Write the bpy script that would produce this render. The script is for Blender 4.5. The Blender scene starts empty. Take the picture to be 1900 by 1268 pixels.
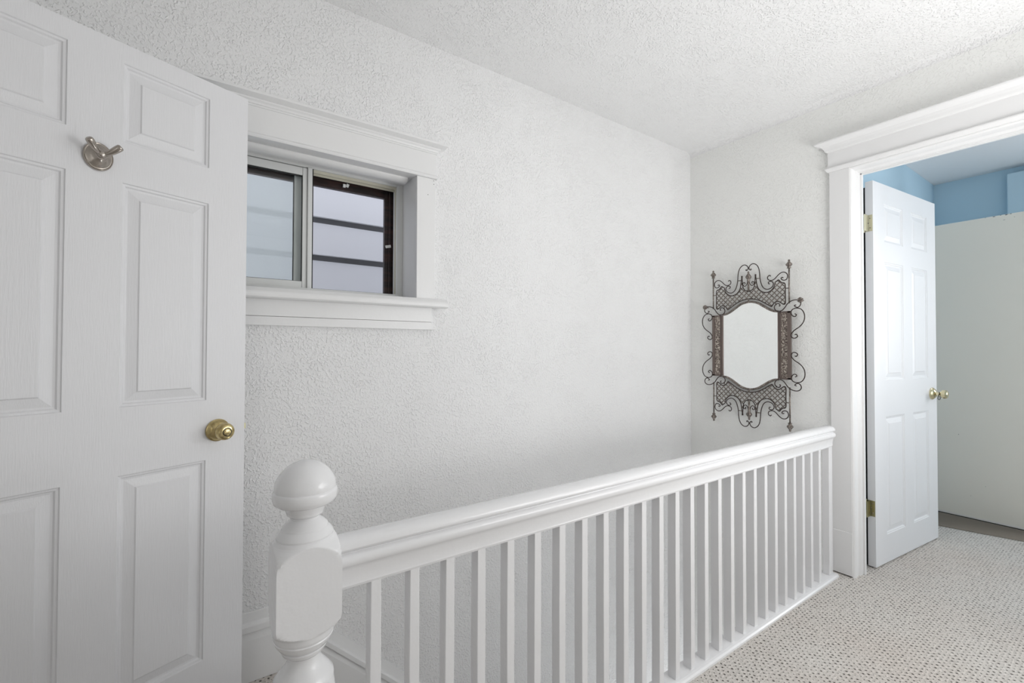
import bpy, math, random
from mathutils import Vector, Matrix
random.seed(7)
PI = math.pi
S = bpy.context.scene
COL = S.collection

# ------------------------------------------------------------------ camera
cam_d = bpy.data.cameras.new('camera')
cam_d.sensor_width = 36.0
cam_d.lens = 832.72 / 1900 * 36.0
cam_d.clip_start = 0.02
cam = bpy.data.objects.new('camera', cam_d)
COL.objects.link(cam)
_yaw, _pit, _rol = 0.60437374, 0.01496134, 0.00270452
F = Vector((math.sin(_yaw)*math.cos(_pit), math.cos(_yaw)*math.cos(_pit), math.sin(_pit)))
R0 = Vector((math.cos(_yaw), -math.sin(_yaw), 0.0))
U0 = R0.cross(F)
R = math.cos(_rol)*R0 + math.sin(_rol)*U0
U = -math.sin(_rol)*R0 + math.cos(_rol)*U0
M = Matrix(((R.x, U.x, -F.x, 0), (R.y, U.y, -F.y, 0), (R.z, U.z, -F.z, 1.15), (0, 0, 0, 1)))
cam.matrix_world = M
S.camera = cam

# ------------------------------------------------------------------ world, light, exposure
S.view_settings.view_transform = 'Standard'
S.view_settings.look = 'None'
S.view_settings.gamma = 1.0
S.view_settings.use_curve_mapping = False
S.view_settings.exposure = -0.13
w = bpy.data.worlds.new('overcast_sky')
S.world = w
w.use_nodes = True
w.node_tree.nodes['Background'].inputs['Color'].default_value = (0.90, 0.93, 1.0, 1)
w.node_tree.nodes['Background'].inputs['Strength'].default_value = 2.6


def area(name, loc, target, sx, sy, power, color=(1, 1, 1), spread=PI):
    d = bpy.data.lights.new(name, 'AREA')
    d.shape = 'RECTANGLE'
    d.size, d.size_y = sx, sy
    d.energy = power
    d.color = color
    d.spread = spread
    o = bpy.data.objects.new(name, d)
    COL.objects.link(o)
    o.location = loc
    v = Vector(target) - Vector(loc)
    o.rotation_euler = v.to_track_quat('-Z', 'Y').to_euler()
    return o


area('bedroom_window_daylight', (4.74, -0.50, 1.45), (0.0, 1.1, 1.25), 0.9, 1.1, 31, (0.985, 0.99, 1.0))
area('hall_east_fill', (2.66, -0.60, 1.30), (1.2, 1.2, 1.3), 0.9, 1.4, 16, (1.0, 1.0, 1.0))  # unseen fill added to brighten the east side, no window there
area('ceiling_bounce_fill', (1.9, -0.5, 1.0), (2.1, 0.3, 2.48), 0.8, 0.8, 18.5, (1.0, 1.0, 1.0))  # unseen upward fill added to lift the ceiling
area('stairwell_fill', (2.40, 1.38, -1.95), (1.9, 1.5, 0.0), 0.5, 0.65, 11, (0.95, 0.98, 1.0))  # added fill below, lightens the wall behind the balusters
area('west_fill', (-1.25, -0.8, 1.3), (0.5, -0.3, 1.2), 1.0, 1.5, 5, (1.0, 1.0, 1.0))  # added west fill, softens the dark baluster sides; no doorway there
hall_fill_d = bpy.data.lights.new('hall_fill', 'POINT')  # unseen point fill added for overall brightness, not a fixture
hall_fill_d.energy = 18
hall_fill_d.shadow_soft_size = 0.26
hall_fill_d.color = (1.0, 1.0, 1.0)
hall_fill_ob = bpy.data.objects.new('hall_fill', hall_fill_d)
COL.objects.link(hall_fill_ob)
hall_fill_ob.location = (1.5, -0.4, 1.2)

# ------------------------------------------------------------------ materials


def mat(name, color, rough=0.5, metal=0.0, spec=0.5, coat=0.0):
    m = bpy.data.materials.new(name)
    m.use_nodes = True
    b = m.node_tree.nodes['Principled BSDF']
    b.inputs['Base Color'].default_value = (*color, 1)
    b.inputs['Roughness'].default_value = rough
    b.inputs['Metallic'].default_value = metal
    b.inputs['Specular IOR Level'].default_value = spec
    b.inputs['Coat Weight'].default_value = coat
    m['b'] = 1
    return m


def nd(m, t, **kw):
    n = m.node_tree.nodes.new(t)
    for k, v in kw.items():
        setattr(n, k, v)
    return n


def lk(m, a, b):
    m.node_tree.links.new(a, b)


def coords(m, scale=(1, 1, 1)):
    tc = nd(m, 'ShaderNodeTexCoord')
    mp = nd(m, 'ShaderNodeMapping')
    mp.inputs['Scale'].default_value = scale
    lk(m, tc.outputs['Object'], mp.inputs['Vector'])
    return mp.outputs['Vector']


def bump(m, height, strength, distance, normal=None):
    b = nd(m, 'ShaderNodeBump')
    b.inputs['Strength'].default_value = strength
    b.inputs['Distance'].default_value = distance
    lk(m, height, b.inputs['Height'])
    if normal:
        lk(m, normal, b.inputs['Normal'])
    lk(m, b.outputs['Normal'], m.node_tree.nodes['Principled BSDF'].inputs['Normal'])
    return b.outputs['Normal']


def noise(m, vec, scale, detail=2.0, rough=0.5, dist=0.0):
    n = nd(m, 'ShaderNodeTexNoise')
    n.inputs['Scale'].default_value = scale
    n.inputs['Detail'].default_value = detail
    n.inputs['Roughness'].default_value = rough
    n.inputs['Distortion'].default_value = dist
    lk(m, vec, n.inputs['Vector'])
    return n.outputs['Fac']


def ramp(m, fac, stops):
    r = nd(m, 'ShaderNodeValToRGB')
    e = r.color_ramp.elements
    while len(e) < len(stops):
        e.new(0.5)
    for i, (p, c) in enumerate(stops):
        e[i].position = p
        e[i].color = (c, c, c, 1) if not isinstance(c, tuple) else (*c, 1)
    lk(m, fac, r.inputs['Fac'])
    return r.outputs['Color']


def math_(m, op, a, b=None, c=None):
    n = nd(m, 'ShaderNodeMath', operation=op)
    for i, x in enumerate((a, b, c)):
        if x is None:
            continue
        if isinstance(x, (int, float)):
            n.inputs[i].default_value = x
        else:
            lk(m, x, n.inputs[i])
    return n.outputs[0]


def stipple(name, color, k=1.0, rough=0.75):
    m = mat(name, color, rough, spec=0.25)
    v = coords(m)
    a = ramp(m, noise(m, v, 120, 1.5, 0.5, 0.3), [(0.50, 0.0), (0.66, 1.0)])
    big = noise(m, v, 9, 2.0)
    small = noise(m, v, 190, 2.0)
    blob = math_(m, 'MULTIPLY', a, ramp(m, big, [(0.35, 0.55), (0.65, 1.0)]))
    h = math_(m, 'ADD', math_(m, 'MULTIPLY', blob, 1.0), math_(m, 'MULTIPLY', small, 0.35))
    bump(m, h, 0.68*k, 0.0033)
    return m


M_wall = stipple('stippled_white_wall', (0.86, 0.86, 0.862), 1.0)
M_wall_e = stipple('stippled_white_side_wall', (0.91, 0.915, 0.895), 0.75)
M_ceil = stipple('stippled_white_ceiling', (0.88, 0.88, 0.88), 1.0)
M_plain = mat('smooth_white_plaster', (0.86, 0.86, 0.85), 0.8)


def gloss_paint(name, color, rough=0.3, wob=0.25):
    m = mat(name, color, rough, spec=0.5)
    v = coords(m)
    h = noise(m, v, 28, 3.0, 0.6)
    bump(m, h, wob, 0.0025)
    return m


M_trim = gloss_paint('white_semi_gloss_trim_paint', (0.83, 0.83, 0.83), 0.35)
M_rail = gloss_paint('thick_white_gloss_railing_paint', (0.83, 0.83, 0.84), 0.22, 0.35)


def door_paint(name, color, grain):
    m = mat(name, color, 0.42, spec=0.4)
    v = coords(m, (1, 1, 0.06))
    g = noise(m, v, 380, 3.0, 0.6, 0.3)
    v2 = coords(m, (1, 1, 0.12))
    wv = nd(m, 'ShaderNodeTexWave', wave_type='RINGS')
    wv.inputs['Scale'].default_value = 22
    wv.inputs['Distortion'].default_value = 5
    wv.inputs['Detail'].default_value = 2
    lk(m, v2, wv.inputs['Vector'])
    h = math_(m, 'ADD', g, math_(m, 'MULTIPLY', wv.outputs['Fac'], 0.25))
    bump(m, h, grain, 0.0012)
    return m


M_door = door_paint('white_grained_door_paint', (0.76, 0.76, 0.775), 0.5)
M_door2 = door_paint('white_smooth_door_paint', (0.82, 0.83, 0.85), 0.08)
M_slab = mat('flat_off_white_closet_panel', (0.86, 0.83, 0.75), 0.6)
M_blue = mat('light_blue_wall_paint', (0.50, 0.69, 0.82), 0.7)
M_blue2 = mat('pale_blue_box', (0.55, 0.73, 0.85), 0.7)  # paler blue for the boxed section
M_ceil2 = mat('grey_white_room_ceiling', (0.82, 0.84, 0.86), 0.8)
M_vinyl = mat('white_vinyl_window', (0.74, 0.75, 0.74), 0.35)
M_cream = mat('cream_aluminium_track', (0.62, 0.60, 0.50), 0.4)
M_brown = mat('dark_brown_stained_wood', (0.022, 0.010, 0.009), 0.35)
v_ = coords(M_brown, (1, 1, 6))
r_ = ramp(M_brown, noise(M_brown, v_, 12, 3), [(0.35, (0.008, 0.005, 0.005)), (0.7, (0.045, 0.017, 0.014))])
lk(M_brown, r_, M_brown.node_tree.nodes['Principled BSDF'].inputs['Base Color'])
M_siding = mat('pale_lavender_grey_siding', (0.68, 0.685, 0.715), 0.5)
M_black = mat('black_rubber_and_gap_shade', (0.01, 0.01, 0.01), 0.6)  # rubber parts, and shade painted into gaps
M_nickel = mat('brushed_nickel', (0.42, 0.38, 0.34), 0.24, 1.0)
M_brass = mat('antique_brass', (0.55, 0.44, 0.21), 0.22, 1.0)
lk(M_brass, ramp(M_brass, noise(M_brass, coords(M_brass), 60, 3), [(0.3, (0.34, 0.26, 0.11)), (0.7, (0.68, 0.56, 0.30))]),
   M_brass.node_tree.nodes['Principled BSDF'].inputs['Base Color'])
M_brass2 = mat('polished_pale_brass', (0.72, 0.64, 0.42), 0.15, 1.0)
M_hinge = mat('tarnished_brass_hinge', (0.42, 0.39, 0.22), 0.3, 1.0)
M_hingep = mat('paint_spotted_hinge', (0.62, 0.60, 0.45), 0.45, 0.5)
M_mirror = mat('mirror_silver', (0.93, 0.95, 0.94), 0.02, 1.0)
M_iron = mat('dark_bronze_wire', (0.060, 0.045, 0.040), 0.45, 0.7)
M_bronze = mat('weathered_bronze_metal', (0.20, 0.15, 0.12), 0.42, 0.75)
lk(M_bronze, ramp(M_bronze, noise(M_bronze, coords(M_bronze), 130, 3), [(0.35, (0.10, 0.082, 0.072)), (0.68, (0.37, 0.33, 0.295))]),
   M_bronze.node_tree.nodes['Principled BSDF'].inputs['Base Color'])
M_rim = mat('dark_bronze_rim', (0.175, 0.14, 0.125), 0.42, 0.6)
M_emboss = mat('embossed_bronze_plate', (0.2, 0.15, 0.12), 0.4, 0.75)
n1 = noise(M_emboss, coords(M_emboss), 105, 2.5, 0.55, 0.8)
lk(M_emboss, ramp(M_emboss, n1, [(0.40, (0.11, 0.085, 0.078)), (0.56, (0.38, 0.33, 0.285)), (0.68, (0.85, 0.80, 0.72))]),
   M_emboss.node_tree.nodes['Principled BSDF'].inputs['Base Color'])
bump(M_emboss, n1, 0.8, 0.002)

# loop-pile carpet: rows of loops with staggered pin-holes, their shade painted in
M_carpet = mat('beige_loop_pile_carpet', (0.5, 0.46, 0.42), 0.95, spec=0.1)
m = M_carpet
vec = coords(m)
wob = nd(m, 'ShaderNodeTexNoise')
wob.inputs['Scale'].default_value = 35
lk(m, vec, wob.inputs['Vector'])
mixv = nd(m, 'ShaderNodeVectorMath', operation='MULTIPLY_ADD')
lk(m, wob.outputs['Color'], mixv.inputs[0])
mixv.inputs[1].default_value = (0.008, 0.008, 0.0)
lk(m, vec, mixv.inputs[2])
sp = nd(m, 'ShaderNodeSeparateXYZ')
lk(m, mixv.outputs[0], sp.inputs[0])
PX, PY = 0.024, 0.0125
row = math_(m, 'DIVIDE', sp.outputs['Y'], PY)
rowi = math_(m, 'FLOOR', row)
rowf = math_(m, 'SUBTRACT', math_(m, 'FRACT', row), 0.5)
odd = math_(m, 'MULTIPLY', math_(m, 'MODULO', math_(m, 'ABSOLUTE', rowi), 2.0), 0.5)
colx = math_(m, 'ADD', math_(m, 'DIVIDE', sp.outputs['X'], PX), odd)
colf = math_(m, 'SUBTRACT', math_(m, 'FRACT', colx), 0.5)
cellv = nd(m, 'ShaderNodeCombineXYZ')
lk(m, math_(m, 'FLOOR', colx), cellv.inputs[0])
lk(m, rowi, cellv.inputs[1])
wn = nd(m, 'ShaderNodeTexWhiteNoise', noise_dimensions='2D')
lk(m, cellv.outputs[0], wn.inputs['Vector'])
wsep = nd(m, 'ShaderNodeSeparateXYZ')
lk(m, wn.outputs['Color'], wsep.inputs[0])
colf = math_(m, 'ADD', colf, math_(m, 'MULTIPLY', math_(m, 'SUBTRACT', wsep.outputs['X'], 0.5), 0.28))
dx = math_(m, 'MULTIPLY', colf, PX)
dy = math_(m, 'MULTIPLY', rowf, PY)
dist = math_(m, 'SQRT', math_(m, 'ADD', math_(m, 'MULTIPLY', dx, dx), math_(m, 'MULTIPLY', dy, dy)))
rad = math_(m, 'MULTIPLY_ADD', wsep.outputs['Y'], 0.0085, 0.0045)
hole = ramp(m, math_(m, 'DIVIDE', dist, rad), [(0.14, 0.0), (0.42, 1.0)])
fine = noise(m, vec, 420, 3.0, 0.7)
mid = noise(m, vec, 120, 3.0, 0.6)
pat = noise(m, vec, 2.2, 3.0)
basec = ramp(m, mid, [(0.30, (0.52, 0.50, 0.47)), (0.72, (0.86, 0.83, 0.79))])
tint = nd(m, 'ShaderNodeMix', data_type='RGBA', blend_type='MULTIPLY')
tint.inputs['Factor'].default_value = 1.0
lk(m, basec, tint.inputs[6])
lk(m, ramp(m, pat, [(0.3, (0.94, 0.90, 0.88)), (0.7, (1.0, 1.0, 1.0))]), tint.inputs[7])
mx = nd(m, 'ShaderNodeMix', data_type='RGBA')
lk(m, hole, mx.inputs['Factor'])
mx.inputs[6].default_value = (0.075, 0.065, 0.055, 1)
lk(m, tint.outputs[2], mx.inputs[7])
lk(m, mx.outputs[2], m.node_tree.nodes['Principled BSDF'].inputs['Base Color'])
rowh = math_(m, 'COSINE', math_(m, 'MULTIPLY', row, 2*PI))
hh = math_(m, 'ADD', math_(m, 'MULTIPLY', hole, 0.8), math_(m, 'ADD', math_(m, 'MULTIPLY', fine, 0.5), math_(m, 'MULTIPLY', rowh, -0.12)))
bump(m, hh, 0.9, 0.004)
M_taupe = mat('brown_taupe_floor_strip', (0.235, 0.20, 0.165), 0.9)
bump(M_taupe, noise(M_taupe, coords(M_taupe), 300, 3), 0.6, 0.002)

# insulating glass / screen
M_glass = bpy.data.materials.new('window_pane_glass')
M_glass.use_nodes = True
nt = M_glass.node_tree
nt.nodes.remove(nt.nodes['Principled BSDF'])
tr = nt.nodes.new('ShaderNodeBsdfTransparent')
tr.inputs['Color'].default_value = (0.97, 0.985, 0.98, 1)
gl = nt.nodes.new('ShaderNodeBsdfGlossy')
gl.inputs['Roughness'].default_value = 0.01
fr = nt.nodes.new('ShaderNodeFresnel')
fr.inputs['IOR'].default_value = 1.5
mxs = nt.nodes.new('ShaderNodeMixShader')
nt.links.new(fr.outputs[0], mxs.inputs[0])
nt.links.new(tr.outputs[0], mxs.inputs[1])
nt.links.new(gl.outputs[0], mxs.inputs[2])
nt.links.new(mxs.outputs[0], nt.nodes['Material Output'].inputs['Surface'])
M_screen = bpy.data.materials.new('fine_light_insect_mesh')
M_screen.use_nodes = True
nt = M_screen.node_tree
nt.nodes.remove(nt.nodes['Principled BSDF'])
tr = nt.nodes.new('ShaderNodeBsdfTransparent')
tl = nt.nodes.new('ShaderNodeBsdfTranslucent')
tl.inputs['Color'].default_value = (0.97, 1.0, 1.0, 1)
df = nt.nodes.new('ShaderNodeBsdfDiffuse')
df.inputs['Color'].default_value = (0.9, 0.93, 0.93, 1)
m1 = nt.nodes.new('ShaderNodeMixShader')
m1.inputs[0].default_value = 0.2
nt.links.new(tl.outputs[0], m1.inputs[1])
nt.links.new(df.outputs[0], m1.inputs[2])
m2 = nt.nodes.new('ShaderNodeMixShader')
m2.inputs[0].default_value = 0.60
nt.links.new(tr.outputs[0], m2.inputs[1])
nt.links.new(m1.outputs[0], m2.inputs[2])
nt.links.new(m2.outputs[0], nt.nodes['Material Output'].inputs['Surface'])

# ------------------------------------------------------------------ mesh helpers


class MB:
    def __init__(s):
        s.v, s.f, s.sm, s.mi = [], [], [], []

    def add(s, verts, faces, smooth=False, mi=0):
        n = len(s.v)
        s.v += [tuple(x) for x in verts]
        for f in faces:
            s.f.append(tuple(i+n for i in f))
            s.sm.append(smooth)
            s.mi.append(mi)
        return s

    def box(s, x0, x1, y0, y1, z0, z1, mi=0):
        v = [(x, y, z) for x in (x0, x1) for y in (y0, y1) for z in (z0, z1)]
        return s.add(v, [(0, 1, 3, 2), (4, 6, 7, 5), (0, 4, 5, 1), (2, 3, 7, 6), (0, 2, 6, 4), (1, 5, 7, 3)], mi=mi)

    def prism(s, poly, axis, a0, a1, smooth=False, cap=True):
        """poly = list of 2-D points, extruded along axis ('x': (y,z); 'y': (x,z); 'z': (x,y))"""
        def P(p, a):
            return {'x': (a, p[0], p[1]), 'y': (p[0], a, p[1]), 'z': (p[0], p[1], a)}[axis]
        n = len(poly)
        v = [P(p, a0) for p in poly] + [P(p, a1) for p in poly]
        f = [(i, (i+1) % n, (i+1) % n+n, i+n) for i in range(n)]
        s.add(v, f, smooth)
        if cap:
            s.add([P(p, a0) for p in poly], [tuple(range(n))[::-1]])
            s.add([P(p, a1) for p in poly], [tuple(range(n))])
        return s

    def lathe(s, prof, seg=40, mtx=None, smooth=True, fn=None):
        """prof = [(z, r)], around local z; fn(theta, r, z) may reshape r"""
        v, f = [], []
        for z, r in prof:
            for k in range(seg):
                t = 2*PI*k/seg
                rr = fn(t, r, z) if fn else r
                v.append(Vector((rr*math.cos(t), rr*math.sin(t), z)))
        for i in range(len(prof)-1):
            for k in range(seg):
                a, b = i*seg+k, i*seg+(k+1) % seg
                f.append((a, b, b+seg, a+seg))
        f.append(tuple(range(seg))[::-1])
        f.append(tuple(range((len(prof)-1)*seg, len(prof)*seg)))
        if mtx:
            v = [mtx @ p for p in v]
        return s.add(v, f, smooth)

    def tube(s, pts, r, seg=8, close=False):
        P = [Vector(p) for p in pts]
        n = len(P)
        rr = r if isinstance(r, (list, tuple)) else [r]*n
        v, f = [], []
        T0 = (P[1]-P[0]).normalized()
        N = T0.orthogonal().normalized()
        for i in range(n):
            if close:
                T = (P[(i+1) % n]-P[i-1]).normalized()
            else:
                T = (P[min(i+1, n-1)]-P[max(i-1, 0)]).normalized()
            N = (N-T*N.dot(T))
            if N.length < 1e-6:
                N = T.orthogonal()
            N.normalize()
            B = T.cross(N)
            for k in range(seg):
                a = 2*PI*k/seg
                v.append(P[i]+(N*math.cos(a)+B*math.sin(a))*rr[i])
        m_ = n if close else n-1
        for i in range(m_):
            for k in range(seg):
                a, b = i*seg+k, i*seg+(k+1) % seg
                c, d = ((i+1) % n)*seg+(k+1) % seg, ((i+1) % n)*seg+k
                f.append((a, b, c, d))
        if not close:
            f.append(tuple(range(seg))[::-1])
            f.append(tuple(range((n-1)*seg, n*seg)))
        return s.add(v, f, True)

    def build(s, name, material, parent=None, bevel=0.0, loc=None, autosmooth=None):
        me = bpy.data.meshes.new(name)
        me.from_pydata([tuple(x) for x in s.v], [], s.f)
        for i, p in enumerate(me.polygons):
            p.use_smooth = s.sm[i]
            p.material_index = s.mi[i]
        ms = material if isinstance(material, (list, tuple)) else [material]
        for q in ms:
            me.materials.append(q)
        me.validate()
        me.update()
        if autosmooth is not None:
            me.shade_smooth() if hasattr(me, 'shade_smooth') else None
            me.set_sharp_from_angle(angle=math.radians(autosmooth))
        o = bpy.data.objects.new(name, me)
        COL.objects.link(o)
        if parent:
            o.parent = parent
        if loc:
            o.location = loc
        if bevel:
            bv = o.modifiers.new('bevel', 'BEVEL')
            bv.width = bevel
            bv.segments = 2
            bv.limit_method = 'ANGLE'
            bv.angle_limit = math.radians(35)
        return o


def empty(name, loc=(0, 0, 0), rz=0.0):
    o = bpy.data.objects.new(name, None)
    o.empty_display_size = 0.05
    COL.objects.link(o)
    o.location = loc
    o.rotation_euler = (0, 0, rz)
    return o


def tag(o, label, cat=None, kind=None, group=None):
    if label:
        o['label'] = label
    if cat:
        o['category'] = cat
    if kind:
        o['kind'] = kind
    if group:
        o['group'] = group
    return o


def catmull(pts, n=6):
    P = [Vector(p) for p in pts]
    out = []
    for i in range(len(P)-1):
        a = P[i-1] if i > 0 else P[0]*2-P[1]
        b, c = P[i], P[i+1]
        d = P[i+2] if i+2 < len(P) else P[-1]*2-P[-2]
        for k in range(n):
            t = k/n
            out.append(0.5*((2*b)+(-a+c)*t+(2*a-5*b+4*c-d)*t*t+(-a+3*b-3*c+d)*t**3))
    out.append(P[-1])
    return out


# ------------------------------------------------------------------ setting: floors, ceilings, walls
XE, YN, ZC = 2.72, 1.81, 2.48      # side wall with mirror, window wall, ceiling
FE = -0.32                         # thickness of the floor deck
f = MB()
f.box(-1.3, 2.84, -2.2, 0.985, FE, 0)
f.box(2.84, 4.90, -1.9, 1.04, FE, 0)
f.box(-1.3, 0.272, 0.985, YN+0.02, FE, 0)
o = f.build('floor', M_carpet)
tag(o, 'beige textured loop carpet covering the upstairs landing and blue room', 'floor', 'structure')

# stairs going down behind the balustrade
st = MB()
for i in range(10):
    x0 = 0.272+i*0.205
    st.box(x0, x0+0.205+(0.025 if i < 9 else 0), 1.0, 1.79, -0.20*(i+2), -0.20*(i+1))
o = st.build('stair_flight', M_carpet)
tag(o, 'carpeted stairs dropping away behind the white balustrade', 'stairs', 'structure')
s2 = MB().box(-0.0, 2.84, 0.985, 1.003, -2.4, -0.004)
s2.box(2.70, 2.72, 1.0, 1.81, -2.4, -2.2)
o = s2.build('trim_1', M_trim)
tag(o, 'white fascia closing the stairwell below the railing', 'trim', 'structure')

c = MB()
c.box(-1.3, 2.84, -2.2, YN+0.2, ZC, ZC+0.1)
rc = 0.035
arc = [(XE, ZC), (XE, ZC-rc)] + [(XE-rc+rc*math.cos(a), ZC-rc+rc*math.sin(a)) for a in [PI/2*k/8 for k in range(1, 9)]]
c.prism(arc, 'y', -2.2, YN, smooth=False)
o = c.build('ceiling', M_ceil)
tag(o, 'white stippled ceiling over the landing', 'ceiling', 'structure')
o = MB().box(2.84, 4.95, -1.9, 1.06, ZC, ZC+0.1).build('ceiling_bedroom', M_ceil2)
tag(o, 'smooth greyish ceiling of the blue room', 'ceiling', 'structure')

# window wall (north) with its opening
WX0, WX1, WZ0, WZ1 = -0.035, 0.746, 1.345, 1.90
n = MB()
n.box(-1.3, WX0, YN, YN+0.20, -2.4, ZC)
n.box(WX1, 2.84, YN, YN+0.20, -2.4, ZC)
n.box(WX0, WX1, YN, YN+0.20, -2.4, WZ0)
n.box(WX0, WX1, YN, YN+0.20, WZ1, ZC)
o = n.build('wall_north', M_wall)
tag(o, 'white stippled plaster wall holding the small high window', 'wall', 'structure')

# side wall (east) with the doorway
n = MB()
n.box(XE, 2.84, 0.895, YN, -2.4, ZC)
n.box(XE, 2.84, 0.03, 0.895, 2.075, ZC)
n.box(XE, 2.84, -2.2, 0.03, 0, ZC)
o = n.build('wall_east', M_wall_e)
tag(o, 'white stippled wall behind the ornate mirror and beside the doorway', 'wall', 'structure')
o = MB().box(-1.35, -1.3, -2.2, YN, 0, ZC).build('wall_west', M_plain)
tag(o, 'white hall wall behind the camera side', 'wall', 'structure')
n = MB()
n.box(-1.3, 2.84, -2.25, -2.2, 0, ZC)
o = n.build('wall_south', M_plain)
tag(o, 'white hall wall behind the photographer', 'wall', 'structure')

# blue bedroom
o = MB().box(2.84, 4.95, 1.037, 1.06, 0, ZC).build('wall_bedroom_north', M_blue)
tag(o, 'light blue wall seen above the open white door', 'wall', 'structure')
n = MB().box(4.87, 4.95, -1.9, 1.037, 0, ZC)
o = n.build('wall_bedroom_east', M_blue)
tag(o, 'light blue far wall above the off-white panel', 'wall', 'structure')
o = MB().box(4.79, 4.87, -1.9, 0.627, 0, 2.425).build('wall_bedroom_box', M_blue2, bevel=0.006)
tag(o, 'paler blue boxed-out section of the far bedroom wall', 'wall', 'structure')
o = MB().box(2.84, 4.95, -1.95, -1.9, 0, ZC).build('wall_bedroom_south', M_blue)
tag(o, 'blue bedroom wall out of sight to the right', 'wall', 'structure')

# taupe strip on the floor in front of the panel
n = MB().add([(4.285, 0.95, 0.002), (4.285, 0.30, 0.002), (4.10, 0.30, 0.002), (3.93, 0.95, 0.002),
              (4.285, 0.95, 0.006), (4.285, 0.30, 0.006), (4.13, 0.30, 0.006), (3.94, 0.95, 0.006)],
             [(0, 1, 2, 3), (4, 7, 6, 5), (0, 4, 5, 1), (1, 5, 6, 2), (2, 6, 7, 3), (3, 7, 4, 0)])
o = n.build('trim_2', M_taupe)
tag(o, 'brown taupe floor strip along the foot of the off-white panel', 'floor strip', 'structure')

# ------------------------------------------------------------------ baseboards
base_prof = [(1.812, 0.0), (1.79, 0.0), (1.79, 0.142), (1.795, 0.168), (1.786, 0.171), (1.786, 0.193), (1.80, 0.199), (1.805, 0.232), (1.812, 0.232)]
o = MB().prism(base_prof, 'x', -0.9, 0.262).build('baseboard_north', M_trim, bevel=0.002)
tag(o, 'tall white moulded baseboard between the open door and the newel post', 'baseboard', 'structure')
# sloping stair skirt against the window wall: same moulding sheared down the flight
sk = MB()
sl = -0.97
prof = [(1.812, -0.22), (1.79, -0.22), (1.79, -0.028), (1.795, -0.004), (1.786, -0.001), (1.786, 0.018), (1.80, 0.024), (1.805, 0.068), (1.812, 0.068)]
xs0, xs1 = 0.262, 2.35
pts0 = [(xs0, y, 0.164+z) for y, z in prof]
pts1 = [(xs1, y, 0.164+z+sl*(xs1-xs0)) for y, z in prof]
k = len(prof)
sk.add(pts0+pts1, [(i, (i+1) % k, (i+1) % k+k, i+k) for i in range(k)]+[tuple(range(k))[::-1], tuple(range(k, 2*k))])
o = sk.build('baseboard_stairs', M_trim)
tag(o, 'white moulded stair skirting sloping down behind the balusters', 'baseboard', 'structure')

# ------------------------------------------------------------------ window
wt = empty('window_1', (0.355, 1.90, 1.36))
tag(wt, 'small sliding window high in the stippled wall with white casing', 'window', 'structure')
ORG = Vector((0.355, 1.90, 1.36))


def wpart(mb, name, material, bevel=0.0, parent=None, label=None, autosmooth=None):
    p = parent or wt
    off = ORG if parent is None else ORG
    mb.v = [tuple(Vector(x)-off) for x in mb.v]
    q = mb.build(name, material, p, bevel, autosmooth=autosmooth)
    if label:
        q['label'] = label
    return q


CX0, CX1 = -0.119, 0.829      # casing outer edges
# legs
wpart(MB().box(0.744, CX1, 1.79, 1.812, 1.335, 1.884), 'side_casing', M_trim, 0.002)
wpart(MB().box(CX0, -0.034, 1.79, 1.812, 1.335, 1.884), 'side_casing', M_trim, 0.002)


def mitred_cap(x0, x1, prof):
    """cornice: prof = [(projection, z)] for face at y=1.79; returns mesh whose ends return to the wall"""
    mb = MB()
    v, f_ = [], []
    for p, z in prof:
        v += [(x0-p, 1.812, z), (x0-p, 1.79-p, z), (x1+p, 1.79-p, z), (x1+p, 1.812, z)]
    for i in range(len(prof)-1):
        for j in range(3):
            a = i*4+j
            f_.append((a, a+1, a+5, a+4))
    f_.append((0, 3, 2, 1))
    n_ = (len(prof)-1)*4
    f_.append((n_, n_+1, n_+2, n_+3))
    return mb.add(v, f_)


wpart(mitred_cap(CX0, CX1, [(0.0, 1.884), (0.006, 1.884), (0.0095, 1.889), (0.0095, 1.893), (0.006, 1.898), (0.002, 1.901), (0.0, 1.902)]), 'fillet', M_trim)
wpart(MB().box(CX0, CX1+0.002, 1.79, 1.812, 1.9, 1.995), 'frieze', M_trim)
wpart(mitred_cap(CX0, CX1+0.002, [(0.0, 1.992), (0.003, 1.993), (0.003, 1.998), (0.007, 2.000), (0.009, 2.006), (0.015, 2.010), (0.016, 2.015), (0.040, 2.022), (0.0413, 2.028), (0.0413, 2.030), (0.03, 2.033)]), 'cornice', M_trim)
# stool and apron
stool = [(1.90, 1.347), (1.90, 1.362), (1.765, 1.360), (1.749, 1.345), (1.745, 1.337), (1.747, 1.326), (1.756, 1.3215), (1.79, 1.3215), (1.79, 1.335), (1.812, 1.335)]
mb = MB().prism(stool, 'x', -0.162, 0.872)
wpart(mb, 'stool', M_trim, 0.002)
ap = MB()
ap.add([(CX0, 1.812, 1.322), (CX0, 1.79, 1.322), (CX1-0.018, 1.79, 1.322), (CX1, 1.812, 1.322),
        (CX0, 1.812, 1.262), (CX0, 1.79, 1.262), (CX1-0.018, 1.79, 1.262), (CX1, 1.812, 1.262)],
       [(0, 3, 2, 1), (4, 5, 6, 7), (0, 1, 5, 4), (1, 2, 6, 5), (2, 3, 7, 6), (3, 0, 4, 7)])
ap.add([(CX0, 1.812, 1.2605), (CX0, 1.7915, 1.2605), (CX1-0.018, 1.7915, 1.2605), (CX1, 1.812, 1.2605),
        (CX0, 1.812, 1.229), (CX0, 1.7905, 1.229), (CX1, 1.7905, 1.229), (CX1, 1.812, 1.229)],
       [(0, 3, 2, 1), (4, 5, 6, 7), (0, 1, 5, 4), (1, 2, 6, 5), (2, 3, 7, 6), (3, 0, 4, 7)])
wpart(ap, 'apron', M_trim)
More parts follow.
